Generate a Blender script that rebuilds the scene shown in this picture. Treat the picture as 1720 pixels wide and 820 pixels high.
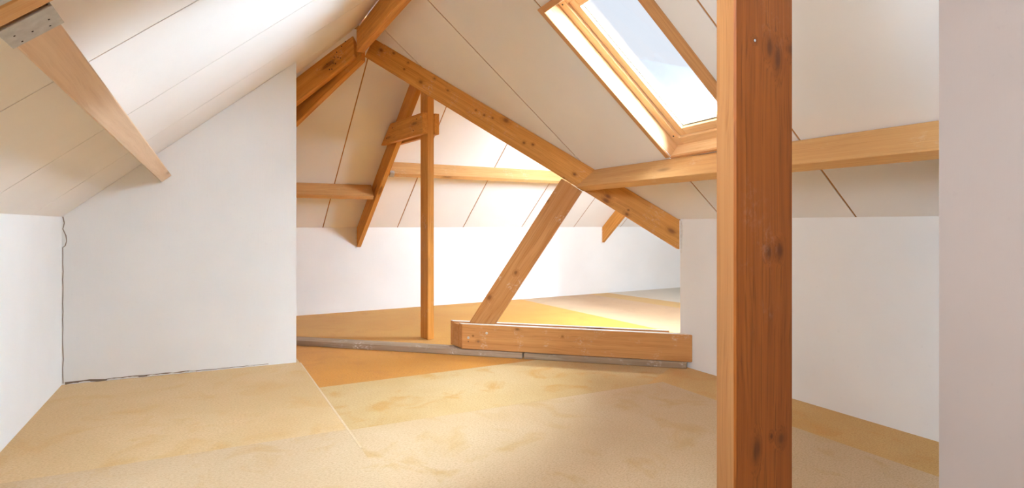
import bpy, bmesh, math, random
from mathutils import Vector, Matrix
random.seed(7)
# world axes: X = across the attic, Y = along the main room, Z = up; the camera stands at the origin, 1.2 m high
# ------------------------------------------------------------------ camera, sky, light, exposure
scene = bpy.context.scene
for o in list(bpy.data.objects): bpy.data.objects.remove(o)
col = scene.collection
F_PX, CY_PX, HEAD = 930.93, 378.08, 28.757
cam = bpy.data.cameras.new('camera'); camo = bpy.data.objects.new('camera', cam); col.objects.link(camo)
cam.sensor_width = 36; cam.lens = 36*F_PX/1720; cam.shift_y = (CY_PX-410)/1720; cam.clip_start = .02
camo.location = (0, 0, 1.2); camo.rotation_euler = (math.pi/2, 0, -math.radians(HEAD))
scene.camera = camo

world = bpy.data.worlds.new('sky'); scene.world = world; world.use_nodes = True
wn = world.node_tree.nodes; wl = world.node_tree.links; wn.clear()
wo = wn.new('ShaderNodeOutputWorld'); wb = wn.new('ShaderNodeBackground'); wl.new(wb.outputs[0], wo.inputs[0])
wt = wn.new('ShaderNodeTexCoord'); wx = wn.new('ShaderNodeSeparateXYZ'); wl.new(wt.outputs['Generated'], wx.inputs[0])
wr = wn.new('ShaderNodeValToRGB'); wl.new(wx.outputs['Z'], wr.inputs[0]); wl.new(wr.outputs[0], wb.inputs[0])
wr.color_ramp.elements[0].position = 0; wr.color_ramp.elements[0].color = (.90, .94, 1, 1)
wr.color_ramp.elements[1].position = .9; wr.color_ramp.elements[1].color = (.74, .83, 1, 1)
SKY = .89
wb.inputs[1].default_value = SKY

vs = scene.view_settings
vs.view_transform = 'Standard'; vs.look = 'None'; vs.gamma = 1; vs.exposure = 0.24; vs.use_curve_mapping = False
try:
    scene.cycles.max_bounces = 16; scene.cycles.diffuse_bounces = 10; scene.cycles.transparent_max_bounces = 16
except Exception: pass

# hazy sun behind thin cloud, falling through the skylight towards the left side of the room
sl_ = bpy.data.lights.new('hazy_sun', 'SUN'); sl_.energy = 156; sl_.angle = math.radians(95); sl_.color = (.70, .86, 1)
so_ = bpy.data.objects.new('hazy_sun', sl_); col.objects.link(so_)
so_.rotation_euler = Vector((.68, -.52, .38)).to_track_quat('Z', 'Y').to_euler()
# ------------------------------------------------------------------ the roof planes
UL, UR, SF = -.961, 3.5426, 7.786          # left knee wall, right knee wall, far knee wall
SI, SAP = 3.464, 5.46                      # inner corner of the L, junction of the two ridges
HL, HR, HF = 1.261, 1.249, 1.165
PL, PR, PB = .836, .837, .833
URG = 1.288
SB, UE = -3.0, 9.5                         # gable behind the camera, gable of the side wing
zL = lambda u: HL + PL*(u-UL)
zR = lambda u: HR + PR*(UR-u)
zB = lambda s: HF + PB*(SF-s)
PN = (3.14-HR)/(SAP-SI)
zN = lambda s: HR + PN*(s-SI)
sHip = lambda u: SF-(zL(u)-HF)/PB
NL = Vector((PL, 0, -1)).normalized()      # inward normals
NR = Vector((-PR, 0, -1)).normalized()
NB = Vector((0, -PB, -1)).normalized()
NN = Vector((0, PN, -1)).normalized()

def area(name, loc, nrm, xdir, sx, sy, energy, color):
    l = bpy.data.lights.new(name, 'AREA'); l.shape = 'RECTANGLE'; l.size = sx; l.size_y = sy; l.energy = energy; l.color = color
    o = bpy.data.objects.new(name, l); col.objects.link(o)
    z = -Vector(nrm).normalized(); x = Vector(xdir).normalized(); y = z.cross(x).normalized(); x = y.cross(z)
    m = Matrix((x, y, z)).transposed().to_4x4(); m.translation = Vector(loc); o.matrix_world = m
    return o
# daylight at the wing window; fill light at an added left window (openings built below)
DAY = (.70, .86, 1)
def lift(u, h, zf, n): return Vector((u[0], u[1], zf)) - n*h
area('daylight_skylight_wing', lift((4.925, 4.22), .16, zN(4.22), NN), NN, (1, 0, 0), .90, 1.1, 180, DAY)
area('fill_light_left', lift((-.02, .38), .16, zL(-.02), NL), NL, (0, 1, 0), 1.0, 1.2, 155, DAY)
po = area('sky_portal', lift((2.45, 2.68), .14, zR(2.45), NR), NR, (0, 1, 0), .56, 1.25, 1, (1, 1, 1)); po.data.cycles.is_portal = True

# ------------------------------------------------------------------ materials
def newmat(name):
    m = bpy.data.materials.new(name); m.use_nodes = True; nt = m.node_tree
    return m, nt, nt.nodes, nt.links, nt.nodes['Principled BSDF']
def node(ns, t, **kw):
    n = ns.new(t)
    for k, v in kw.items(): setattr(n, k, v)
    return n
def mixc(ns, ls, fac, a, b, mode='MIX'):
    n = node(ns, 'ShaderNodeMix', data_type='RGBA', blend_type=mode)
    for sock, v in ((n.inputs[0], fac), (n.inputs[6], a), (n.inputs[7], b)):
        if hasattr(v, 'is_output'): ls.new(v, sock)
        elif isinstance(v, (int, float)): sock.default_value = v
        else: sock.default_value = (*v, 1)
    return n.outputs[2]
def maprange(ns, ls, v, a, b, c=0., d=1., smooth=False):
    n = node(ns, 'ShaderNodeMapRange', interpolation_type='SMOOTHSTEP' if smooth else 'LINEAR')
    ls.new(v, n.inputs[0])
    for i, q in enumerate((a, b, c, d)): n.inputs[i+1].default_value = q
    return n.outputs[0]
def math_(ns, ls, op, a, b):
    n = node(ns, 'ShaderNodeMath', operation=op)
    for s, v in zip(n.inputs, (a, b)):
        if hasattr(v, 'is_output'): ls.new(v, s)
        else: s.default_value = v
    return n.outputs[0]
def vmul(ns, ls, v, k):
    n = node(ns, 'ShaderNodeVectorMath', operation='MULTIPLY'); ls.new(v, n.inputs[0]); n.inputs[1].default_value = k; return n.outputs[0]
def noise(ns, ls, v, scale, detail=3, rough=.55, dist=0):
    n = node(ns, 'ShaderNodeTexNoise'); ls.new(v, n.inputs['Vector']); n.inputs['Scale'].default_value = scale
    n.inputs['Detail'].default_value = detail; n.inputs['Roughness'].default_value = rough; n.inputs['Distortion'].default_value = dist
    return n.outputs[0]
def bump(ns, ls, h, strength, dist, bsdf):
    b = node(ns, 'ShaderNodeBump'); ls.new(h, b.inputs['Height']); b.inputs['Strength'].default_value = strength
    b.inputs['Distance'].default_value = dist; ls.new(b.outputs[0], bsdf.inputs['Normal'])

WARGS = {}
def with_knots(o, src, pts, density=None):
    """the timber's own material: the wood of its kind with knots at the given world points (r along, r across)"""
    a, kw = WARGS[src]; kw = dict(kw); inv = o.matrix_world.inverted() if o.parent else o.matrix_basis.inverted()
    kw['knots'] = [(*(inv @ Vector(p)), ra, rb, rb) for p, ra, rb in pts]
    if density is not None: kw['knot_density'] = density
    o.data.materials[0] = wood(a[0]+'_'+o.name, *a[1:], **kw)
def wood(name, light, mid, dark, knot, **kw):
    WARGS[name] = ((name, light, mid, dark, knot), kw); return wood_(name, light, mid, dark, knot, **kw)
def wood_(name, light, mid, dark, knot, paint=0., knots=(), knot_density=.5, rough=.5, streak=1.):
    m, nt, ns, ls, b = newmat(name)
    tc = node(ns, 'ShaderNodeTexCoord').outputs['Object']
    oi = node(ns, 'ShaderNodeObjectInfo')
    off = node(ns, 'ShaderNodeCombineXYZ')
    for i, k in enumerate((9.1, 3.7, 5.3)): ls.new(math_(ns, ls, 'MULTIPLY', oi.outputs['Random'], k), off.inputs[i])
    va = node(ns, 'ShaderNodeVectorMath', operation='ADD'); ls.new(tc, va.inputs[0]); ls.new(off.outputs[0], va.inputs[1]); co = va.outputs[0]
    vo = node(ns, 'ShaderNodeTexVoronoi'); ls.new(vmul(ns, ls, co, (1.7, 6.5, 6.5)), vo.inputs['Vector']); vo.inputs['Scale'].default_value = 1
    sp = node(ns, 'ShaderNodeSeparateColor'); ls.new(vo.outputs['Color'], sp.inputs[0])
    sel = math_(ns, ls, 'GREATER_THAN', sp.outputs[0], 1-knot_density)
    near = maprange(ns, ls, vo.outputs['Distance'], .42, .04, smooth=True)
    core = maprange(ns, ls, vo.outputs['Distance'], .19, .08, smooth=True)
    near = math_(ns, ls, 'MULTIPLY', near, sel); core = math_(ns, ls, 'MULTIPLY', core, sel)
    for (kx, ky, kz, rx, ry, rz) in knots:
        s = node(ns, 'ShaderNodeVectorMath', operation='SUBTRACT'); ls.new(tc, s.inputs[0]); s.inputs[1].default_value = (kx, ky, kz)
        l = node(ns, 'ShaderNodeVectorMath', operation='LENGTH'); ls.new(vmul(ns, ls, s.outputs[0], (1/rx, 1/ry, 1/rz)), l.inputs[0])
        core = math_(ns, ls, 'MAXIMUM', core, maprange(ns, ls, l.outputs['Value'], 1.25, .25, smooth=True))
        near = math_(ns, ls, 'MAXIMUM', near, maprange(ns, ls, l.outputs['Value'], 2.6, .6, smooth=True))
    wob = noise(ns, ls, vmul(ns, ls, co, (1.3, 4, 4)), 1, 2)
    sh = node(ns, 'ShaderNodeCombineXYZ'); w2 = math_(ns, ls, 'ADD', math_(ns, ls, 'MULTIPLY', wob, .05), math_(ns, ls, 'MULTIPLY', near, .022))
    ls.new(w2, sh.inputs[1]); ls.new(w2, sh.inputs[2])
    vb = node(ns, 'ShaderNodeVectorMath', operation='ADD'); ls.new(co, vb.inputs[0]); ls.new(sh.outputs[0], vb.inputs[1])
    g1 = noise(ns, ls, vmul(ns, ls, vb.outputs[0], (.7, 34, 34)), 1, 3, .6)
    g2 = noise(ns, ls, vmul(ns, ls, vb.outputs[0], (2.2, 150, 150)), 1, 2, .6)
    big = noise(ns, ls, vmul(ns, ls, co, (.9, 3, 3)), 1, 2)
    c = mixc(ns, ls, maprange(ns, ls, g1, .36, .66), mid, light)
    c = mixc(ns, ls, math_(ns, ls, 'MULTIPLY', maprange(ns, ls, g2, .5, .72), .5*streak), c, dark)
    c = mixc(ns, ls, math_(ns, ls, 'MULTIPLY', maprange(ns, ls, big, .4, .75), .45), c, mid)
    c = mixc(ns, ls, math_(ns, ls, 'MULTIPLY', near, .38), c, dark)
    c = mixc(ns, ls, math_(ns, ls, 'MULTIPLY', core, .62), c, knot)
    if paint > 0:
        p1 = noise(ns, ls, co, 5.5, 2); p2 = noise(ns, ls, vmul(ns, ls, co, (1, 1.6, 1.6)), 42, 3, .7)
        pm = math_(ns, ls, 'MULTIPLY', maprange(ns, ls, p1, .58, .75), maprange(ns, ls, p2, .50, .66))
        c = mixc(ns, ls, math_(ns, ls, 'MULTIPLY', pm, paint), c, (.80, .76, .72))
    ls.new(c, b.inputs['Base Color'])
    b.inputs['Roughness'].default_value = rough; b.inputs['Specular IOR Level'].default_value = .22
    bump(ns, ls, g2, .18, .002, b)
    return m

def plaster(name, base, var=.05, speck=.5, vert=True):
    m, nt, ns, ls, b = newmat(name)
    tc = node(ns, 'ShaderNodeTexCoord').outputs['Object']
    n1 = noise(ns, ls, tc, 1.1, 3); n2 = noise(ns, ls, vmul(ns, ls, tc, (60, 60, 5) if vert else (30, 30, 30)), 1, 3, .6)
    n3 = noise(ns, ls, tc, 26, 2, .7)
    d = tuple(x*(1-var*2) for x in base); l = tuple(min(1, x*(1+var)) for x in base)
    c = mixc(ns, ls, maprange(ns, ls, n1, .3, .7), d, l)
    c = mixc(ns, ls, math_(ns, ls, 'MULTIPLY', maprange(ns, ls, n3, .68, .8), .25*speck), c, tuple(x*.6 for x in base))
    ls.new(c, b.inputs['Base Color']); b.inputs['Roughness'].default_value = .75; b.inputs['Specular IOR Level'].default_value = .2
    h = math_(ns, ls, 'ADD', n2, math_(ns, ls, 'MULTIPLY', n3, .5)); bump(ns, ls, h, .16, .004, b)
    return m

def carpet(name, a, bcol, stain, amt=.6, seed=0):
    m, nt, ns, ls, b = newmat(name)
    tc = node(ns, 'ShaderNodeTexCoord').outputs['Object']
    ad = node(ns, 'ShaderNodeVectorMath', operation='ADD'); ls.new(tc, ad.inputs[0]); ad.inputs[1].default_value = (seed*3.3, seed*1.7, 0); co = ad.outputs[0]
    n1 = noise(ns, ls, co, 1.1, 3, .55, .3); n2 = noise(ns, ls, co, 3.6, 4, .6, .8); n3 = noise(ns, ls, vmul(ns, ls, co, (1, 2.0, 1)), 70, 2, .8)
    n4 = noise(ns, ls, vmul(ns, ls, co, (1.2, 9, 1)), 3, 3, .6)
    c = mixc(ns, ls, maprange(ns, ls, n1, .35, .65), a, bcol)
    c = mixc(ns, ls, math_(ns, ls, 'MULTIPLY', maprange(ns, ls, n2, .53, .70), amt), c, stain)
    c = mixc(ns, ls, math_(ns, ls, 'MULTIPLY', maprange(ns, ls, n4, .45, .75), .22), c, bcol)
    dk = tuple(x*.66 for x in stain)
    c = mixc(ns, ls, math_(ns, ls, 'MULTIPLY', maprange(ns, ls, n3, .42, .70), .55), c, dk)
    ls.new(c, b.inputs['Base Color']); b.inputs['Roughness'].default_value = .95; b.inputs['Specular IOR Level'].default_value = .05
    b.inputs['Sheen Weight'].default_value = .15
    bump(ns, ls, n3, .5, .006, b)
    return m
def plain(name, c, rough=.6, metal=0):
    m, nt, ns, ls, b = newmat(name)
    tc = node(ns, 'ShaderNodeTexCoord').outputs['Object']; n = noise(ns, ls, tc, 40, 3)
    ls.new(mixc(ns, ls, maprange(ns, ls, n, .3, .7), tuple(x*.85 for x in c), tuple(min(1, x*1.1) for x in c)), b.inputs['Base Color'])
    b.inputs['Roughness'].default_value = rough; b.inputs['Metallic'].default_value = metal
    return m

M = {}
M['honey'] = wood('honey_pine', (.72, .345, .082), (.58, .25, .05), (.33, .115, .021), (.10, .03, .009), paint=.25)
M['honey_light'] = wood('light_honey_pine', (.68, .395, .165), (.60, .32, .12), (.42, .19, .06), (.15, .06, .02), paint=.35, knot_density=.35)
M['strut'] = wood('strut_pine', (.60, .29, .105), (.50, .215, .065), (.31, .11, .03), (.12, .04, .012), paint=.8, knot_density=.35)
M['sill'] = wood('sill_pine', (.66, .335, .125), (.57, .265, .09), (.37, .145, .04), (.13, .05, .015), paint=.85, knot_density=.25)
M['pale'] = wood('pale_spruce', (.74, .56, .40), (.66, .46, .31), (.46, .28, .16), (.42, .26, .15), knot_density=.12, streak=.6)
M['weathered'] = wood('weathered_plank', (.46, .355, .26), (.33, .235, .155), (.17, .11, .07), (.08, .05, .03), paint=.9, knot_density=.2, rough=.8)
M['skylight'] = wood('lacquered_pine', (.80, .56, .33), (.74, .47, .24), (.52, .28, .12), (.40, .2, .08), knot_density=.1, rough=.35)
M['trim'] = wood('trim_pine', (.62, .34, .15), (.54, .27, .11), (.36, .15, .05), (.2, .08, .03), knot_density=.15)
M['wall'] = plaster('white_wall_paint', (.86, .865, .87), .025)
M['wall_shaded'] = plaster('shaded_wall_paint', (.39, .315, .28), .03)  # near wall only: its shade is painted in, darker than the white walls
M['panel'] = plaster('cream_ceiling_board', (.86, .855, .86), .02, .3, False)
M['back'] = plain('joint_wood', (.46, .22, .075), .8)
M['steel'] = plain('galvanised_steel', (.50, .51, .53), .45, .6)
M['screw'] = plain('zinc_screw', (.62, .62, .60), .4, .5)
M['dark'] = plain('dark_gap', (.035, .022, .015), .9)
M['crack'] = plain('crack_brown', (.20, .14, .10), .9)
M['white'] = plain('filler_white', (.80, .78, .75), .8)
M['black'] = plain('black_gasket', (.03, .03, .03), .5)
M['subfloor'] = plain('subfloor_board', (.30, .2, .1), .9)
g, gnt, gns, gls, gb = newmat('window_glass')
tr = gns.new('ShaderNodeBsdfTransparent'); tr.inputs[0].default_value = (.97, .98, .985, 1); gl = gns.new('ShaderNodeBsdfGlossy'); gl.inputs['Roughness'].default_value = .03
mx = gns.new('ShaderNodeMixShader'); mx.inputs[0].default_value = .05; gls.new(tr.outputs[0], mx.inputs[1]); gls.new(gl.outputs[0], mx.inputs[2])
gls.new(mx.outputs[0], gns['Material Output'].inputs[0]); M['glass'] = g

# ------------------------------------------------------------------ helpers
def tag(o, label=None, cat=None, group=None, kind=None):
    for k, v in (('label', label), ('category', cat), ('group', group), ('kind', kind)):
        if v: o[k] = v
    return o
def link(name, me, mat, parent=None, mw=None):
    o = bpy.data.objects.new(name, me); col.objects.link(o)
    if mat: me.materials.clear(); me.materials.append(mat)
    if parent is not None:
        o.parent = parent; o.matrix_parent_inverse = parent.matrix_basis.inverted()
    if mw is not None: o.matrix_basis = mw
    return o
def frame(xd, zd, loc):
    x = Vector(xd).normalized(); z = Vector(zd); z = (z - x*z.dot(x)).normalized(); y = z.cross(x)
    m = Matrix((x, y, z)).transposed().to_4x4(); m.translation = Vector(loc); return m
def empty(name, loc=(0, 0, 0)):
    o = bpy.data.objects.new(name, None); col.objects.link(o); o.location = loc; o.empty_display_size = .05
    o.matrix_basis = Matrix.Translation(loc); return o
def solid(name, e0, e1, mat, parent=None, bev=.004, cuts=0):
    """a timber from two end quads (world points, same order), its mesh kept in a frame whose x runs along it"""
    e0 = [Vector(p) for p in e0]; e1 = [Vector(p) for p in e1]
    c0 = sum(e0, Vector())/4; c1 = sum(e1, Vector())/4
    mw = frame(c1-c0, (e0[0]+e0[1])-(e0[2]+e0[3]), c0); inv = mw.inverted()
    bm = bmesh.new()
    vs_ = [bm.verts.new(inv @ p) for p in e0+e1]
    for f in ((3, 2, 1, 0), (4, 5, 6, 7), (0, 1, 5, 4), (1, 2, 6, 5), (2, 3, 7, 6), (3, 0, 4, 7)): bm.faces.new([vs_[i] for i in f])
    bmesh.ops.recalc_face_normals(bm, faces=bm.faces)
    if bev: bmesh.ops.bevel(bm, geom=list(bm.edges), offset=bev, segments=1, affect='EDGES')
    me = bpy.data.meshes.new(name); bm.to_mesh(me); bm.free()
    return link(name, me, mat, parent, mw)
def quad(p, w, d):
    p = Vector(p); w = Vector(w); d = Vector(d); return [p, p+w, p+w+d, p+d]
def prism(name, pts, vec, mat, parent=None, bev=0.):
    """polygon (world points) pushed along vec"""
    bm = bmesh.new(); vec = Vector(vec)
    a = [bm.verts.new(Vector(p)) for p in pts]; b = [bm.verts.new(Vector(p)+vec) for p in pts]; n = len(pts)
    bm.faces.new(a); bm.faces.new(b[::-1])
    for i in range(n): bm.faces.new((a[i], b[i], b[(i+1) % n], a[(i+1) % n]))
    bmesh.ops.recalc_face_normals(bm, faces=bm.faces)
    if bev: bmesh.ops.bevel(bm, geom=list(bm.edges), offset=bev, segments=1, affect='EDGES')
    me = bpy.data.meshes.new(name); bm.to_mesh(me); bm.free()
    return link(name, me, mat, parent)
def prisms(name, polys, vec, mat, parent=None):
    bm = bmesh.new(); vec = Vector(vec)
    for pts in polys:
        a = [bm.verts.new(Vector(p)) for p in pts]; b = [bm.verts.new(Vector(p)+vec) for p in pts]; n = len(pts)
        bm.faces.new(a); bm.faces.new(b[::-1])
        for i in range(n): bm.faces.new((a[i], b[i], b[(i+1) % n], a[(i+1) % n]))
    bmesh.ops.recalc_face_normals(bm, faces=bm.faces)
    me = bpy.data.meshes.new(name); bm.to_mesh(me); bm.free()
    return link(name, me, mat, parent)
def clip(poly, a, b, c):
    """keep a*u+b*s<=c of a plan polygon"""
    out = []
    for i in range(len(poly)):
        p, q = poly[i], poly[(i+1) % len(poly)]; dp = a*p[0]+b*p[1]-c; dq = a*q[0]+b*q[1]-c
        if dp <= 0: out.append(p)
        if dp*dq < 0:
            t = dp/(dp-dq); out.append((p[0]+t*(q[0]-p[0]), p[1]+t*(q[1]-p[1])))
    return out
def disc(name, c, nrm, r, h, mat, parent, seg=10):
    bm = bmesh.new(); mw = frame(Vector(nrm).orthogonal(), nrm, c)
    bmesh.ops.create_cone(bm, cap_ends=True, segments=seg, radius1=r, radius2=r*.8, depth=h)
    for v in bm.verts: v.co = mw @ v.co
    me = bpy.data.meshes.new(name); bm.to_mesh(me); bm.free(); return link(name, me, mat, parent)

# ------------------------------------------------------------------ floor and carpet
fl = prism('floor', [(UL-.1, SB-.1, -.012), (UE+.1, SB-.1, -.012), (UE+.1, SF+.1, -.012), (UL-.1, SF+.1, -.012)], (0, 0, -.12), M['subfloor'])
tag(fl, 'attic floor covered with fitted tan and orange carpet pieces', 'floor', kind='structure')
pk = lambda u: 5.868+(u-.773)*(3.328-5.868)/(3.522-.773)     # front line of the floor plank under the valley
CA = {
 'near_left': ((.59, .43, .265), (.54, .375, .215), (.53, .33, .135), .8, [(UL, SB), (.722, SB), (.722, 3.32), (UL, 3.40)]),
 'near_mid': ((.605, .435, .265), (.555, .38, .21), (.52, .33, .13), .8, [(.722, SB), (3.06, SB), (3.05, 3.16), (.722, 3.30)]),
 'right_edge': ((.62, .39, .14), (.56, .31, .08), (.58, .27, .045), .6, [(3.06, SB), (UR, SB), (UR, 3.31), (3.40, 3.44), (2.9, 3.17), (3.05, 3.16)]),
 'mid_left': ((.645, .445, .235), (.585, .385, .175), (.58, .345, .12), .7, [(UL, 3.40), (.722, 3.32), (.70, 5.30), (UL, 5.45)]),
 'mid': ((.58, .41, .205), (.53, .345, .135), (.53, .285, .065), .9, [(.722, 3.30), (2.9, 3.17), (3.40, 3.44), (2.56, 4.215), (.722, 4.27)]),
 'orange': ((.60, .245, .018), (.54, .215, .014), (.46, .17, .012), .5, [(.722, 4.27), (2.56, 4.215), (.72, 5.92), (.70, 5.30)]),
 'far_orange': ((.62, .315, .05), (.575, .27, .036), (.53, .235, .028), .6, [(UL, 5.45), (.70, 5.30), (.72, 5.92), (UR, 3.31), (UR, SI), (4.60, SI), (4.43, SF), (UL, SF)]),
 'far_brown': ((.56, .37, .21), (.50, .32, .18), (.42, .27, .16), .5, [(4.60, SI), (6.2, SI), (5.80, SF), (4.43, SF)]),
 'far_yellow': ((.58, .37, .14), (.55, .33, .115), (.50, .28, .09), .4, [(6.2, SI), (6.75, SI), (6.20, SF), (5.80, SF)]),
 'far_grey': ((.60, .54, .45), (.57, .51, .42), (.5, .44, .36), .4, [(6.75, SI), (UE, SI), (UE, SF), (6.20, SF)]),
}
for i, (k, (a, b_, st, amt, poly)) in enumerate(CA.items()):
    cx = sum(p[0] for p in poly)/len(poly); cy = sum(p[1] for p in poly)/len(poly)
    if k == 'far_orange':     # concave: build from two convex pieces in one mesh
        polys = [[(UL, 5.45), (.70, 5.30), (.72, 5.92), (.72, SF), (UL, SF)], [(.72, 5.92), (UR, 3.31), (UR, SI), (4.60, SI), (4.43, SF), (.72, SF)]]
    else: polys = [poly]
    o = prisms('carpet_piece', [[(x, y, 0) for x, y in q] for q in polys], (0, 0, -.012), carpet('carpet_'+k, a, b_, st, amt, i), fl)
seam_m = carpet('carpet_seam', (.66, .50, .31), (.63, .47, .28), (.58, .40, .2), .5, 20)
for q in ([(.717, 3.0), (.730, 3.0), (.712, 5.12), (.701, 5.12)],):
    prism('carpet_seam', [(x, y, .0015) for x, y in q], (0, 0, -.003), seam_m, fl)

# ------------------------------------------------------------------ walls
def wall(name, pts, vec, label, mat='wall'):
    o = prism(name, pts, vec, M[mat]); return tag(o, label, 'wall', kind='structure')
wall('wall_left', [(UL, SB, 0), (UL, SF, 0), (UL, SF, HL), (UL, SB, HL)], (-.1, 0, 0), 'low bright white knee wall meeting the cracked partition')
wall('wall_right', [(UR, SB, 0), (UR, SI, 0), (UR, SI, HR), (UR, SB, HR)], (.1, 0, 0), 'low off white knee wall below the skylight slope')
wall('wall_wing', [(UR+.1, SI, 0), (UE, SI, 0), (UE, SI, HR), (UR+.1, SI, HR)], (0, -.1, 0), 'low white knee wall of the side wing beyond the corner')
wall('wall_far', [(UL, SF, 0), (UE, SF, 0), (UE, SF, HF), (UL, SF, HF)], (0, .1, 0), 'long low white knee wall behind the timber braces')
wall('wall_wing_end', [(UE, SI, 0), (UE, SF, 0), (UE, SF, HF), (UE, SAP, 3.12), (UE, SI, HR)], (.1, 0, 0), 'white gable wall closing the side wing')
WA, WB = Vector((UL, 5.268, 0)), Vector((.677, 5.147, 0))
wp = wall('wall_partition', [WA, WB, WB+Vector((0, 0, zL(.677)-.004)), WA+Vector((0, 0, HL-.002))], (.006, .09, 0), 'tall white partition wall under the left slope with cracked edges')
wn_ = wall('wall_near', [(2.45, SB, 0), (2.45, 1.072, 0), (2.45, 1.072, zR(2.55)-.004), (2.45, SB, zR(2.55)-.004)], (.1, 0, 0), 'plain partition wall beside the thick post, shade in its paint', 'wall_shaded')
o = wall('wall_gable', [(UL, SB, 0), (UR, SB, 0), (UR, SB, HR), (URG, SB, 3.13), (UL, SB, HL)], (0, -.1, 0), 'white gable wall behind the viewer')

# cracks along the partition
wdir = (WB-WA).normalized(); wnrm = Vector((wdir.y, -wdir.x, 0))
def ribbon(name, pts, mat, parent, off, thick=.004):
    """strip on the partition face: (distance along, z, half width)"""
    bm = bmesh.new(); L = []; 
    for i, (d, z, w) in enumerate(pts):
        q = pts[min(i+1, len(pts)-1)]; p_ = pts[max(i-1, 0)]; tx, tz = q[0]-p_[0], q[1]-p_[1]; l = math.hypot(tx, tz) or 1
        nx, nz = -tz/l, tx/l
        for sgn in (-1, 1):
            P = WA+wdir*(d+sgn*nx*w)+Vector((0, 0, z+sgn*nz*w))+wnrm*off
            L.append(bm.verts.new(P))
    for i in range(len(pts)-1): bm.faces.new((L[2*i], L[2*i+1], L[2*i+3], L[2*i+2]))
    r = bmesh.ops.extrude_face_region(bm, geom=list(bm.faces))
    for v in r['geom']:
        if isinstance(v, bmesh.types.BMVert): v.co -= wnrm*thick
    bmesh.ops.recalc_face_normals(bm, faces=bm.faces)
    me = bpy.data.meshes.new(name); bm.to_mesh(me); bm.free(); return link(name, me, mat, parent)
crk = [(.003, 1.262), (.012, 1.215), (.003, 1.17), (.022, 1.12), (.026, 1.08), (.018, 1.045), (.002, 1.03)]
z = 1.03
while z > .03:
    z -= .06; crk.append((.004+random.uniform(-.003, .003), max(z, .01)))
ribbon('crack', [(d+.004, z, .0022+random.uniform(0, .001)) for d, z in crk], M['crack'], wp, .0012)
base = [(.02+i*.05, .010+random.uniform(-.004, .006)*(1.2-i/30), max(.0015, (.008+random.uniform(-.003, .003))*(1-i/31))) for i in range(29)]
ribbon('base_gap', base, M['crack'], wp, .002)
for i in range(12):
    d = random.uniform(.1, 1.3); ribbon('plaster_crumb', [(d, .006, .003), (d+.03, .008, .006), (d+.07, .006, .003)], M['white'], wp, .006)

# ------------------------------------------------------------------ sloping ceilings: backing boards with a joint gap between panels
PT = .006
# skylight opening in plan on the right slope (u from ridge side to eave side)
KR = -.040
SKB = (2.996, 3.028); SKU = 1.935; SKW = .70
def sk_left(u): return SKB[1]+KR*(u-SKB[0])
H4 = (-.48, .44, .88, -.12)
def quad_plan(u0, u1, sa, sb, k, uref): return [(u0, sa+k*(u0-uref)), (u1, sa+k*(u1-uref)), (u1, sb+k*(u1-uref)), (u0, sb+k*(u0-uref))]
def slope(name, label, zf, nrm, panels, backs, gap_mat):
    bk = prisms(name, [[(u, s, zf(u, s)) for u, s in p] for p in backs], -nrm*.10, gap_mat)
    for v in bk.data.vertices: v.co -= nrm*PT
    tag(bk, label, 'ceiling', kind='structure')
    for ps in panels:
        ps = [p for p in ps if len(p) > 2]
        if ps: prisms('ceiling_panel', [[(u, s, zf(u, s)) for u, s in p] for p in ps], -nrm*(PT-.001), M['panel'], bk)
    return bk
def hole_split(poly, u0, u1, sa, sb, k, uref):
    """cut the opening (u0..u1, between two slanted lines) out of a plan polygon: up to four convex pieces"""
    out = [clip(poly, 1, 0, u0), clip(poly, -1, 0, -u1)]
    mid = clip(clip(poly, -1, 0, -u0), 1, 0, u1)
    if len(mid) > 2:
        out += [clip(mid, -k, 1, min(sa, sb)-k*uref), clip(mid, k, -1, -(max(sa, sb)-k*uref))]
    return [p for p in out if len(p) > 2]
# left slope
g = .009; KL = -.024
sl = [-3.9, -2.85, -1.8, -.75, .30, 1.345, 2.393, 3.445, 4.453, 5.435, 6.45, 7.46, 8.4]
pan = []
hipA = (sHip(1.288)-sHip(UL))/(1.288-UL)       # s <= sHip(u)
for a, b_ in zip(sl, sl[1:]):
    p = quad_plan(UL, URG, a+g/2, b_-g/2, KL, UL); p = clip(p, 0, -1, -SB); p = clip(p, -hipA, 1, sHip(UL)-hipA*UL)
    if len(p) > 2: pan.append(hole_split(p, *H4, 0, 0))
slope('ceiling_left', 'cream boarded roof slope over the left knee wall', lambda u, s: zL(u), NL, pan, hole_split([(UL-.1, SB-.1), (URG+.02, SB-.1), (URG+.02, SAP), (UL-.1, sHip(UL-.1))], *H4, 0, 0), M['back'])
# right slope with the skylight openings
g = .014; KRs = -.038
sr = [-4.1, -3.07, -2.05, -1.03, -.02, .99, 1.998, 3.019, 4.029, 5.001, 6.0]
vA = (SAP-SI)/(1.288-UR); vC = SI-vA*UR
pan = []
H1 = (SKU, SKB[0], SKB[1], SKB[1]-SKW)
for a, b_ in zip(sr, sr[1:]):
    p = quad_plan(URG, UR, a+g/2, b_-g/2, KRs, UR); p = clip(p, 0, -1, -SB); p = clip(p, -vA, 1, vC+.05)
    if len(p) < 3: continue
    ps = hole_split(p, H1[0], H1[1], H1[2], H1[3], KR, SKB[0])
    pan.append(ps)
bk = [(URG, SB-.1), (UR+.09, SB-.1), (UR+.09, SI-.08), (UR, SI+.05), (URG, SAP+.05)]
bk = hole_split(bk, H1[0]-.02, H1[1]+.02, H1[2]+.02, H1[3]-.02, KR, SKB[0])
slope('ceiling_right', 'cream boarded roof slope holding the skylight', lambda u, s: zR(u), NR, pan, bk, M['back'])
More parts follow.
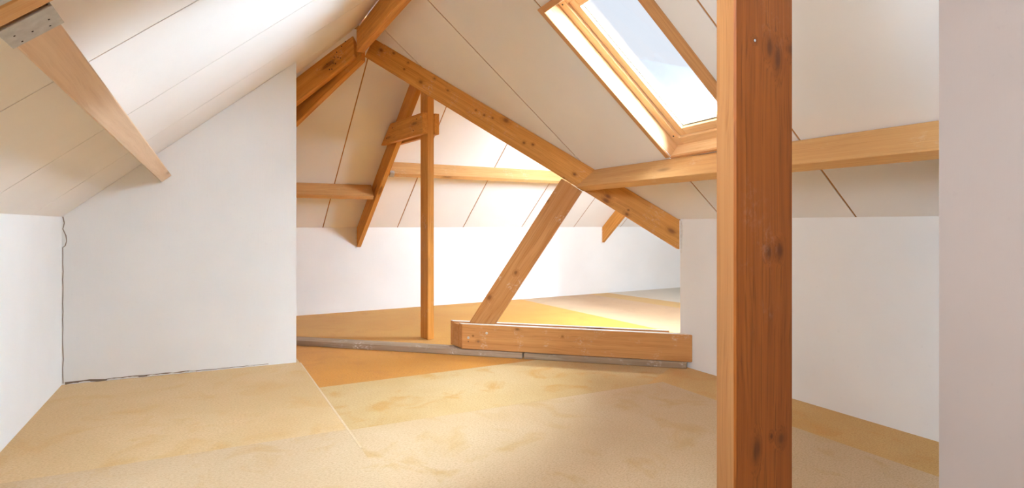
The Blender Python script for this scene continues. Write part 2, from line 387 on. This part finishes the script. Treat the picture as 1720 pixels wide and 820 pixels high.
# far slope
KBs = -.037
sb = [-2.75, -1.73, -.70, .33, 1.361, 2.392, 3.42, 4.451, 5.475, 6.49, 7.52, 8.55, 9.6]
pan = []
for a, b_ in zip(sb, sb[1:]):
    p = [(a+g/2+KBs*(SAP-SF), SAP), (b_-g/2+KBs*(SAP-SF), SAP), (b_-g/2, SF), (a+g/2, SF)]
    p = clip(p, -1, 0, -UL); p = clip(p, 1, 0, UE); p = clip(p, hipA, -1, -(sHip(UL)-hipA*UL)); pan.append([p])
slope('ceiling_far', 'cream boarded roof slope above the long far knee wall', lambda u, s: zB(s), NB, pan, [[(1.25, 5.38), (UE, 5.38), (UE, SF+.1), (UL-.1, SF+.1), (UL-.1, sHip(UL-.1))]], M['back'])
# near slope of the wing
pan = []
H3 = (4.45, 5.4, 3.80, 4.65)
def split_u(poly): return [q for q in [clip(poly, 0, 1, H3[2]), clip(poly, 0, -1, -H3[3]), clip(clip(clip(poly, 0, -1, -H3[2]), 0, 1, H3[3]), 1, 0, H3[0]), clip(clip(clip(poly, 0, -1, -H3[2]), 0, 1, H3[3]), -1, 0, -H3[1])] if len(q) > 2]
vI = (1.288-UR)/(SAP-SI)
for a, b_ in zip(sb, sb[1:]):
    p = [(a+g/2, SI), (b_-g/2, SI), (b_-g/2, SAP), (a+g/2, SAP)]; p = clip(p, 1, 0, UE); p = clip(p, -1, vI, -(UR-vI*SI))
    if len(p) > 2: pan.append(split_u(p))
slope('ceiling_wing', 'cream boarded roof slope of the side wing', lambda u, s: zN(s), NN, pan, split_u([(UR, SI), (UE, SI), (UE, SAP), (1.288, SAP)]), M['back'])

M['zinc'], znt, zns, zls, zb = newmat('sky_mirror_metal'); zb.inputs['Base Color'].default_value = (.97, .98, .99, 1); zb.inputs['Metallic'].default_value = 1; zb.inputs['Roughness'].default_value = .08  # added reflector over the wing roof, so the skylight shows mirrored sky
prisms('sky_mirror_sheet', [[(u, s_, zN(s_)) for u, s_ in p] for p in split_u([(UR, SI), (UE, SI), (UE, SAP+.16), (1.45, SAP+.16)])], -NN*.004, M['zinc'], bpy.data.objects['ceiling_wing'])
for v in bpy.data.objects['sky_mirror_sheet'].data.vertices: v.co -= NN*.108
# ------------------------------------------------------------------ skylights
def roof_window(name, origin, xd, yd, nout, W, H, label, screws=True):
    """origin = lower corner of the opening in the ceiling plane, x across, y up the slope, n outwards"""
    x = Vector(xd).normalized(); n = Vector(nout).normalized(); y = Vector(yd); y = (y-n*y.dot(n)).normalized(); x = (x-n*x.dot(n)-y*x.dot(y)).normalized()
    O = Vector(origin)
    root = empty(name, O); tag(root, label, 'window', kind='structure')
    P = lambda a, b, h: O+x*a+y*b+n*h
    def rail(nm, a0, a1, b0, b1, h0, h1, mat, along):
        if along == 'y': e0 = [P(a0, b0, h1), P(a1, b0, h1), P(a1, b0, h0), P(a0, b0, h0)]; e1 = [P(a0, b1, h1), P(a1, b1, h1), P(a1, b1, h0), P(a0, b1, h0)]
        else: e0 = [P(a0, b0, h1), P(a0, b1, h1), P(a0, b1, h0), P(a0, b0, h0)]; e1 = [P(a1, b0, h1), P(a1, b1, h1), P(a1, b1, h0), P(a1, b0, h0)]
        return solid(nm, e0, e1, mat, root, .0025)
    t = .042
    rail('trim_board', -t, 0, -.0, H+t, -.012, .008, M['trim'], 'y'); rail('trim_board', W, W+.085, -.0, H+t, -.012, .008, M['trim'], 'y')
    rail('trim_board', 0, W, H, H+t, -.012, .008, M['trim'], 'x'); rail('trim_board', -.0, W, -.02, .0, -.010, .008, M['trim'], 'x')
    for a0, a1 in ((-.018, .0), (W, W+.018)): rail('lining_board', a0, a1, -.018, H+.018, .009, .115, M['skylight'], 'y')
    for b0, b1 in ((-.018, .0), (H, H+.018)): rail('lining_board', 0, W, b0, b1, .009, .115, M['skylight'], 'x')
    f0, f1 = .012, .062
    for a0, a1 in ((f0-.03, f1), (W-f1, W-f0+.03)): rail('frame_rail', a0, a1, f0-.03, H-f0+.03, .116, .20, M['skylight'], 'y')
    for b0, b1 in ((f0-.03, f1), (H-f1, H-f0+.03)): rail('frame_rail', f1+.001, W-f1-.001, b0, b1, .116, .20, M['skylight'], 'x')
    s0, s1 = .066, .128
    for a0, a1 in ((s0, s1), (W-s1, W-s0)): rail('sash_rail', a0, a1, s0, H-s0, .135, .195, M['skylight'], 'y')
    for b0, b1 in ((s0, s1), (H-s1, H-s0)): rail('sash_rail', s1+.001, W-s1-.001, b0, b1, .135, .195, M['skylight'], 'x')
    pn = rail('pane', s1-.01, W-s1+.01, s1-.01, H-s1+.01, .165, .170, M['glass'], 'y')
    for a0, a1 in ((s1, s1+.006), (W-s1-.006, W-s1)): rail('gasket', a0, a1, s1, H-s1, .160, .1645, M['black'], 'y')
    for b0, b1 in ((s1, s1+.006), (H-s1-.006, H-s1)): rail('gasket', s1+.006, W-s1-.006, b0, b1, .160, .1645, M['black'], 'x')
    if screws:
        for b in (.09, H-.05): disc('screw', P(.03, b, .115), -n, .007, .004, M['black'], root)
    return root
nRo = -NR
yR = Vector((-1, -KR, PR))
roof_window('window_1', (SKB[0], SKB[1], zR(SKB[0])), (0, -1, 0), yR, nRo, SKW, (SKB[0]-SKU)*math.hypot(1, PR), 'pine framed roof window showing pale sky in the right slope')
roof_window('window_2', (4.45, 3.80, zN(3.80)), (1, 0, 0), (0, 1, PN), -NN, .95, .85*math.hypot(1, PN), 'pine framed roof window in the side wing slope', False)
roof_window('window_3', (-.48, .88, zL(-.48)), (0, -1, 0), (1, 0, PL), -NL, 1.0, .92*math.hypot(1, PL), 'added unseen pine framed roof window in the left slope for fill light', False)  # unseen window added to let fill light in from the left

# ------------------------------------------------------------------ timbers
GAP = .004
# diagonal truss under the valley: plan line of its face, t along (towards the inner corner), n towards the room
A0 = Vector((1.433, 5.372, 0)); tT = Vector((.7419, -.6705, 0)); nT = Vector((-.6705, -.7419, 0))
def tp(d, z, off=0): return A0+tT*d+nT*off+Vector((0, 0, z))
def du(u): return (u-1.433)/.7419
V0, V1 = du(1.343), du(3.5426)-.004
vz = lambda d: 3.016+(1.241-3.016)*(d/2.8563)
o = solid('valley_rafter', [tp(V0+.10, vz(V0+.10)-.006, 0), tp(V0+.03, vz(V0+.10)-.05, -.07), tp(V0+.03, 2.858, -.07), tp(V0, 2.848, 0)],
          [tp(V1, vz(V1)-.006, 0), tp(V1-.02, vz(V1)-.05, -.07), tp(V1-.02, .992, -.07), tp(V1, .990, 0)], M['honey'])
tag(o, 'long honey pine valley beam sloping from the ridge to the inner corner', 'beam')
with_knots(o, 'honey_pine', [(tp(d, z), ra, rb) for d, z, ra, rb in ((.057, 2.90, .03, .02), (.19, 2.86, .018, .014), (.30, 2.70, .012, .010), (.34, 2.76, .012, .010), (.47, 2.565, .025, .018), (.61, 2.59, .014, .011), (.742, 2.47, .016, .012), (.79, 2.60, .014, .012),
    (1.309, 2.164, .035, .024), (1.10, 2.22, .014, .012), (1.18, 2.19, .012, .01), (1.02, 2.27, .012, .01), (1.477, 1.95, .016, .014), (1.56, 1.931, .016, .012), (1.939, 1.653, .018, .014), (1.837, 1.617, .016, .012), (2.218, 1.416, .035, .02), (2.235, 1.452, .03, .018), (2.397, 1.294, .02, .016), (2.41, 1.33, .012, .01), (2.773, 1.149, .04, .022))], .06)
# white filler where it enters the wall
for i, (z0, z1, w) in enumerate(((1.235, 1.20, .012), (1.20, 1.10, .018), (1.10, 1.0, .012), (1.0, .965, .008))):
    prism('plaster_patch', [(UR-.001, SI-.012-w, z0), (UR-.001, SI-.005, z0), (UR-.001, SI-.005, z1), (UR-.001, SI-.012-w*.8, z1)], (-.004, 0, 0), M['white'], bpy.data.objects['wall_right'])
# hip beam, the valley beam's mirror on the left
hz = lambda u: zL(u)-.02
def hp(u, z, off=0):
    d = (u-1.267)/.7419
    return Vector((1.267, 5.500, 0))+tT*d+nT*off+Vector((0, 0, z))
o = solid('hip_rafter', [hp(1.247, hz(1.247)-.015, 0), hp(1.247, hz(1.247)-.06, -.07), hp(1.262, 2.850, -.07), hp(1.262, 2.850, 0)],
          [hp(-.70, hz(-.70)-.005, 0), hp(-.70, hz(-.70)-.06, -.07), hp(-.70, hz(-.70)-.30, -.07), hp(-.70, hz(-.70)-.30, 0)], M['honey'])
tag(o, 'honey pine hip beam with nail holes running behind the white partition', 'beam')
for k, (du_, dz) in enumerate(((.09, -.05), (.13, -.07), (.15, -.10), (.12, -.13), (.10, -.155), (.14, -.175), (.17, -.20), (.19, -.185), (.16, -.15), (.21, -.115), (.06, -.03))):
    disc('nail_hole', hp(1.247-du_, zL(1.247-du_)+dz-.02, .002), nT, .006, .004, M['dark'], o, 8)
# second hip timber under the far slope
q0, q1 = Vector((1.322, 5.494, 2.823)), Vector((.829, 6.132, 2.292)); dq = (q1-q0)
q1 = q0+dq*1.9; side = Vector((dq.y, -dq.x, 0)).normalized()*.065
if side.x < 0: side = -side
o = solid('jack_rafter', [q0+Vector((0, 0, .20)), q0+side+Vector((0, 0, .20)), q0+side, q0], [q1+Vector((0, 0, .20)), q1+side+Vector((0, 0, .20)), q1+side, q1], M['honey'])
tag(o, 'shadowed pine rafter just below and behind the hip beam', 'beam')
# ridge beams
o = solid('ridge_timber', [(1.256, SB+.02, 3.085), (1.326, SB+.02, 3.085), (1.326, SB+.02, 2.866), (1.256, SB+.02, 2.866)], [(1.256, 5.405, 3.085), (1.326, 5.385, 3.085), (1.326, 5.385, 2.866), (1.256, 5.405, 2.866)], M['honey'])
tag(o, 'honey pine ridge beam running overhead along the main room', 'beam')
o = solid('ridge_timber', [(1.55, 5.43, 3.04), (1.55, 5.495, 3.04), (1.55, 5.495, 2.87), (1.55, 5.43, 2.87)], [(UE-.01, 5.43, 3.05), (UE-.01, 5.495, 3.05), (UE-.01, 5.495, 2.87), (UE-.01, 5.43, 2.87)], M['honey'])
tag(o, 'pine ridge beam of the side wing above the slim post', 'beam')
# diagonal strut between valley beam and sill
o = solid('diagonal_strut', [tp(1.150, .2, .03), tp(1.150, .2, -.032), tp(.900, .2, -.032), tp(.900, .2, .03)],
          [tp(2.006, 1.498, .03), tp(2.006, 1.498, -.032), tp(1.826, 1.616, -.032), tp(1.826, 1.616, .03)], M['strut'])
tag(o, 'wide paint-splashed diagonal strut between valley rafter and sill', 'beam')
with_knots(o, 'strut_pine', [(tp(1.406, .767, .03), .022, .016), (tp(1.26, 1.053, .03), .03, .018), (tp(1.158, .532, .03), .03, .022), (tp(1.70, 1.42, .03), .015, .012)], .1)
# double sill, its end cut on the skew
ds = lambda off: .739+(off+.085)*.994
d1 = 2.934
sill = empty('sill_timber', tp(1.0, .056)); tag(sill, 'double pine sill lying low on the grey plank, screws at one end', 'beam')
def sboard(name, o0, o1, zt0, zt1, zb0, zb1, e, f=0, mat='sill'):
    return solid(name, [tp(ds(o0), zt0, o0), tp(ds(o1), zt0, o1), tp(ds(o1), zb0, o1), tp(ds(o0), zb0, o0)][::-1], [tp(e, zt1, o0), tp(e, zt1, o1+f), tp(e, zb1, o1+f), tp(e, zb1, o0)][::-1], M[mat], sill)
sb1 = sboard('sill_board', .040, .09, .288, .281, .060, .056, d1, .016)
sboard('sill_board', -.085, -.038, .288, .281, .060, .056, 2.755)
solid('sill_spacer', [tp(ds(-.036), .276, -.036), tp(ds(.038), .276, .038), tp(ds(.038), .060, .038), tp(ds(-.036), .060, -.036)][::-1], [tp(.885, .276, -.036), tp(.895, .276, .038), tp(.895, .060, .038), tp(.885, .060, -.036)][::-1], M['sill'], sill)
for off, w_, e_ in ((.043, .045, 2.925), (-.083, .043, 2.75)):      # paint-white top edges
    a_ = ds(off)+.004; b_ = ds(off+w_)+.004
    solid('painted_edge', [tp(a_, .2905, off), tp(b_, .2905, off+w_), tp(b_, .2875, off+w_), tp(a_, .2875, off)], [tp(e_, .2835, off), tp(e_, .2835, off+w_), tp(e_, .2805, off+w_), tp(e_, .2805, off)], M['white'], sill, 0)
for dd, zz in ((.975, .165), (1.15, .215)): disc('screw', tp(dd, zz, .0935), nT, .0125, .006, M['screw'], sill, 12)
disc('screw_hole', tp(.975, .130, .0925), nT, .005, .004, M['dark'], sill, 8)
bpy.context.view_layer.update()
with_knots(sb1, 'sill_pine', [(tp(1.436, .264, .09), .025, .016), (tp(1.845, .219, .09), .016, .013), (tp(1.94, .129, .09), .008, .007), (tp(1.02, .185, .09), .012, .01), (tp(1.07, .135, .09), .016, .012), (tp(2.608, .153, .09), .006, .006)], .08)
# floor planks below
def fp(u, off, z):
    k = (3.328-5.868)/(3.522-.773); b = Vector((u, 5.868+k*(u-.773), z)); return b+Vector((.679, .734, 0))*off
for lab, ua, ub, w in (('grey weathered floor plank running out from the partition wall', .45, 2.466, .165), ('short grey weathered floor plank under the right half of the sill', 2.476, 3.500, .165)):
    o = solid('floor_plank', [fp(ua, 0, .054), fp(ua, w, .054), fp(ua, w, .001), fp(ua, 0, .001)], [fp(ub, 0, .054), fp(ub, w, .054), fp(ub, w, .001), fp(ub, 0, .001)], M['weathered'], None, .004)
    tag(o, lab, 'plank')
# slim rear post
pc = Vector((2.009, 5.49, 0)); pd = Vector((-.127, .992, 0)).normalized(); pp = Vector((.992, .127, 0)).normalized()
def pq(a, b, z): return pc+pp*a+pd*b+Vector((0, 0, z))
o = solid('post', [pq(0, 0, .001), pq(.0747, 0, .001), pq(.0747, .165, .001), pq(0, .165, .001)], [pq(0, 0, 2.865), pq(.0747, 0, 2.865), pq(.0747, .165, 2.865), pq(0, .165, 2.865)], M['honey'])
tag(o, 'slim upright pine post standing behind the sill', 'post')
# rafters on the far slope
def rafter(u0, k, label, s_top):
    w = .058; D = .275
    us = lambda s: u0+k*(SF-s)
    e0 = [(us(SF), SF-.003, zB(SF)-GAP), (us(SF)+w, SF-.003, zB(SF)-GAP), (us(SF)+w, SF-.003, zB(SF)-D), (us(SF), SF-.003, zB(SF)-D)]
    e1 = [(us(s_top), s_top, zB(s_top)-GAP), (us(s_top)+w, s_top, zB(s_top)-GAP), (us(s_top)+w, s_top, zB(s_top)-D), (us(s_top), s_top, zB(s_top)-D)]
    o = solid('rafter', e0, e1, M['honey']); tag(o, label, 'beam'); 
    prism('plaster_patch', [(us(SF)-.016, SF-.002, zB(SF)-.03), (us(SF)-.001, SF-.002, zB(SF)-.03), (us(SF)-.001, SF-.002, zB(SF)-D), (us(SF)+w, SF-.002, zB(SF)-D-.002), (us(SF)+w*.7, SF-.002, zB(SF)-D-.014), (us(SF)-.016, SF-.002, zB(SF)-D-.012)], (0, -.006, 0), M['white'], bpy.data.objects['wall_far'])
    return o
rafter(1.812, .068, 'honey pine rafter on the far slope clasped by two boards', 5.67)
rafter(6.077, .03, 'light pine rafter foot showing under the valley beam end', 5.54)
# clasping boards between slim post and rafter
for sgn, lab in ((-1, 'short slanting-ended pine board bolted on the partition side of the slim post'), (1, 'short pine board on the far side of the slim post, mostly hidden')):
    a0, a1 = (-.056, -.001) if sgn < 0 else (.0757, .128)
    def bq(a, s_, z): # point on board line at given world s
        b = (s_-pc.y-pp.y*a)/pd.y; return pq(a, b, z)
    zt, zb = 2.372, 2.152
    st_, sb_ = SF-(zt+.03-HF)/PB, SF-(zb+.03-HF)/PB
    o = solid('collar_board', [bq(a0, 5.488, zt), bq(a1, 5.488, zt), bq(a1, 5.488, zb), bq(a0, 5.488, zb)], [bq(a0, st_, zt), bq(a1, st_, zt), bq(a1, sb_, zb), bq(a0, sb_, zb)], M['honey'])
    tag(o, lab, 'board')
    if sgn < 0:
        for s_, z_ in ((5.62, 2.32), (5.70, 2.21), (6.24, 2.315), (6.40, 2.215), (5.53, 2.33)): disc('nail', bq(a0-.001, s_, z_), -pp, .008, .004, M['dark'] if s_ > 5.6 else M['steel'], o, 8)
# purlins: section perpendicular to the slope
def purlin(pa, pb, inward, down, label, mat, w=.065, h=.2, e_shift=(0, 0)):
    pa, pb = Vector(pa), Vector(pb); ax = (pb-pa).normalized()
    W = down.normalized()*w; D = inward.normalized()*h
    sh0 = [0, 0, 0, 0]; e0 = quad(pa, W, D); e1 = quad(pb, W, D)
    o = solid('purlin', e0, e1, mat); return tag(o, label, 'beam')
dnR = Vector((1, 0, -PR)); dnL = Vector((-1, 0, -PL)); dnB = Vector((0, 1, -PB))
# right purlin: bevelled end against the valley beam
pa = Vector((3.008, 3.900, zR(3.008)))+NR*GAP; pb = Vector((3.008, .2, zR(3.008)))+NR*GAP
Wv = dnR.normalized()*.065; Dv = NR*.2
def onvalley(p): # push along Y to just in front of the truss face
    d = ((A0-p).dot(nT)+.003)/nT.y; q = p.copy(); q.y += d; return q
o = solid('purlin', [onvalley(p) for p in quad(pa, Wv, Dv)], quad(pb, Wv, Dv), M['honey_light']); tag(o, 'sunlit pine purlin below the skylight, passing behind the thick post', 'beam')
zz = lambda s: zB(s)
purlin(Vector((.2, 7.12, zB(7.12)))+NB*GAP, Vector((1.843, 7.12, zB(7.12)))+NB*GAP, NB, dnB, 'pine purlin from the partition to the rafter on the far slope', M['honey_light'])
o = purlin(Vector((1.957, 6.79, zB(6.79)))+NB*GAP, Vector((6.10, 6.79, zB(6.79)))+NB*GAP, NB, dnB, 'long light pine purlin with grey steel hanger behind the slim post', M['honey_light'])
# grey hanger on its end
h0 = Vector((1.958, 6.79, zB(6.79)))+NB*.165-dnB.normalized()*.003; hw = dnB.normalized()*.071
solid('joist_hanger', quad(h0, hw, NB*.043), quad(h0+Vector((.055, 0, 0)), hw, NB*.043), M['steel'], o, .001)
# left purlin with hanger, near rafter and the purlin that goes on
def lp(u, s, h): return Vector((u, s, zL(u)))+NL*h
uC = -.322-.195*NL.x   # plan position of the lower edge at the ceiling
Wl = Vector((1, 0, PL)).normalized()*.088
e = lambda s, sh=0: [lp(uC, s+sh, GAP), lp(uC, s+sh, GAP)+Wl, lp(uC, s+sh, .195)+Wl, lp(uC, s+sh, .195)]
def to_wall(p): q = p.copy(); q.y = WA.y+(p.x-WA.x)*wdir.y/wdir.x-.004; return q
o = solid('purlin', e(1.288), [to_wall(p) for p in e(5.0)], M['pale']); tag(o, 'pale raw spruce purlin with steel hanger, butting the white partition', 'beam')
def hanger(s0, s1, par):
    un = Wl.normalized()
    hb = lp(uC, s0, .1965)-un*.006; solid('joist_hanger', quad(hb, Wl+un*.012, NL*.004), quad(hb+Vector((0, s1-s0, 0)), Wl+un*.012, NL*.004), M['steel'], par, .0008)
    for base_ in (lp(uC, s0, .07)-un*.006, lp(uC, s0, .07)+Wl+un*.002): solid('hanger_side', quad(base_, un*.004, NL*.126), quad(base_+Vector((0, s1-s0, 0)), un*.004, NL*.126), M['steel'], par, 0)
    for a, b_ in ((.03, .35), (.045, .012), (.05, .075), (.065, .04), (.085, .015), (.08, .07)):
        if b_ < .088: disc('nail_hole', lp(uC, s0+(s1-s0)*a*10, .2008)+un*b_, NL, .0022, .001, M['dark'], par, 6)
hanger(1.278, 1.375, o)
o2 = solid('purlin', e(-1.0), e(1.178), M['pale']); tag(o2, 'pale spruce purlin continuing past the near rafter', 'beam'); hanger(1.10, 1.19, o2)
un = Vector((1, 0, PL)).normalized()
r0 = lp(UL+.13, 1.198, GAP); r1 = lp(URG-.16, 1.198, GAP)
o = solid('rafter', quad(r0, Vector((0, .067, 0)), NL*.196), quad(r1, Vector((0, .067, 0)), NL*.196), M['honey_light']); tag(o, 'pine rafter crossing the end of the pale purlin', 'beam')
# thick front post: knots placed on its face (x runs up from mid-height, y and z across)
PX, PY, PT_, PW = 1.226, 1.004, .065, .243
kn = []
def kpos(u, z): return (z-1.432, u-(PX+PW/2))
M['post'] = wood('dark_honey_pine', (.265, .075, .011), (.205, .052, .007), (.12, .03, .004), (.055, .016, .006), paint=.05, knots=[], knot_density=.0, streak=1.7)
post = solid('post', [(PX, PY, .001), (PX+PW, PY, .001), (PX+PW, PY+PT_, .001), (PX, PY+PT_, .001)], [(PX, PY, 2.863), (PX+PW, PY, 2.863), (PX+PW, PY+PT_, 2.863), (PX, PY+PT_, 2.863)], M['post'], None, .005)
fk = lambda x, y: (PX+PW/2-y, PY, x+.001)
with_knots(post, 'dark_honey_pine', [(fk(x, y), ra, rb) for x, y, ra, rb in ((1.123, -.017, .018, .012), (1.127, -.063, .022, .014), (.588, .033, .030, .014), (.580, .040, .03, .012), (.597, -.068, .018, .015), (.611, -.027, .009, .007), (1.701, .043, .008, .008), (1.692, -.020, .028, .014), (1.666, -.053, .036, .015), (1.70, -.118, .02, .02))]+[((PX, PY+.03, 1.18), .014, .008), ((PX, PY+.045, 1.66), .008, .006), ((PX, PY+.02, 1.04), .02, .006)], .0)
disc('nail', fk(1.701, .043), (0, -1, 0), .004, .003, M['steel'], post, 8)
M['post_lit_edge'] = wood('lit_edge_pine', (.31, .135, .046), (.26, .105, .034), (.16, .06, .016), (.08, .025, .01), knot_density=.0)
post.data.materials.append(M['post_lit_edge'])       # left edge: paler wood with its light painted in, against the darker front
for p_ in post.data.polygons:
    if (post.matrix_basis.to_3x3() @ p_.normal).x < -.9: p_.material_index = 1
tag(post, 'thick dark honey pine post standing beside the near partition', 'post')
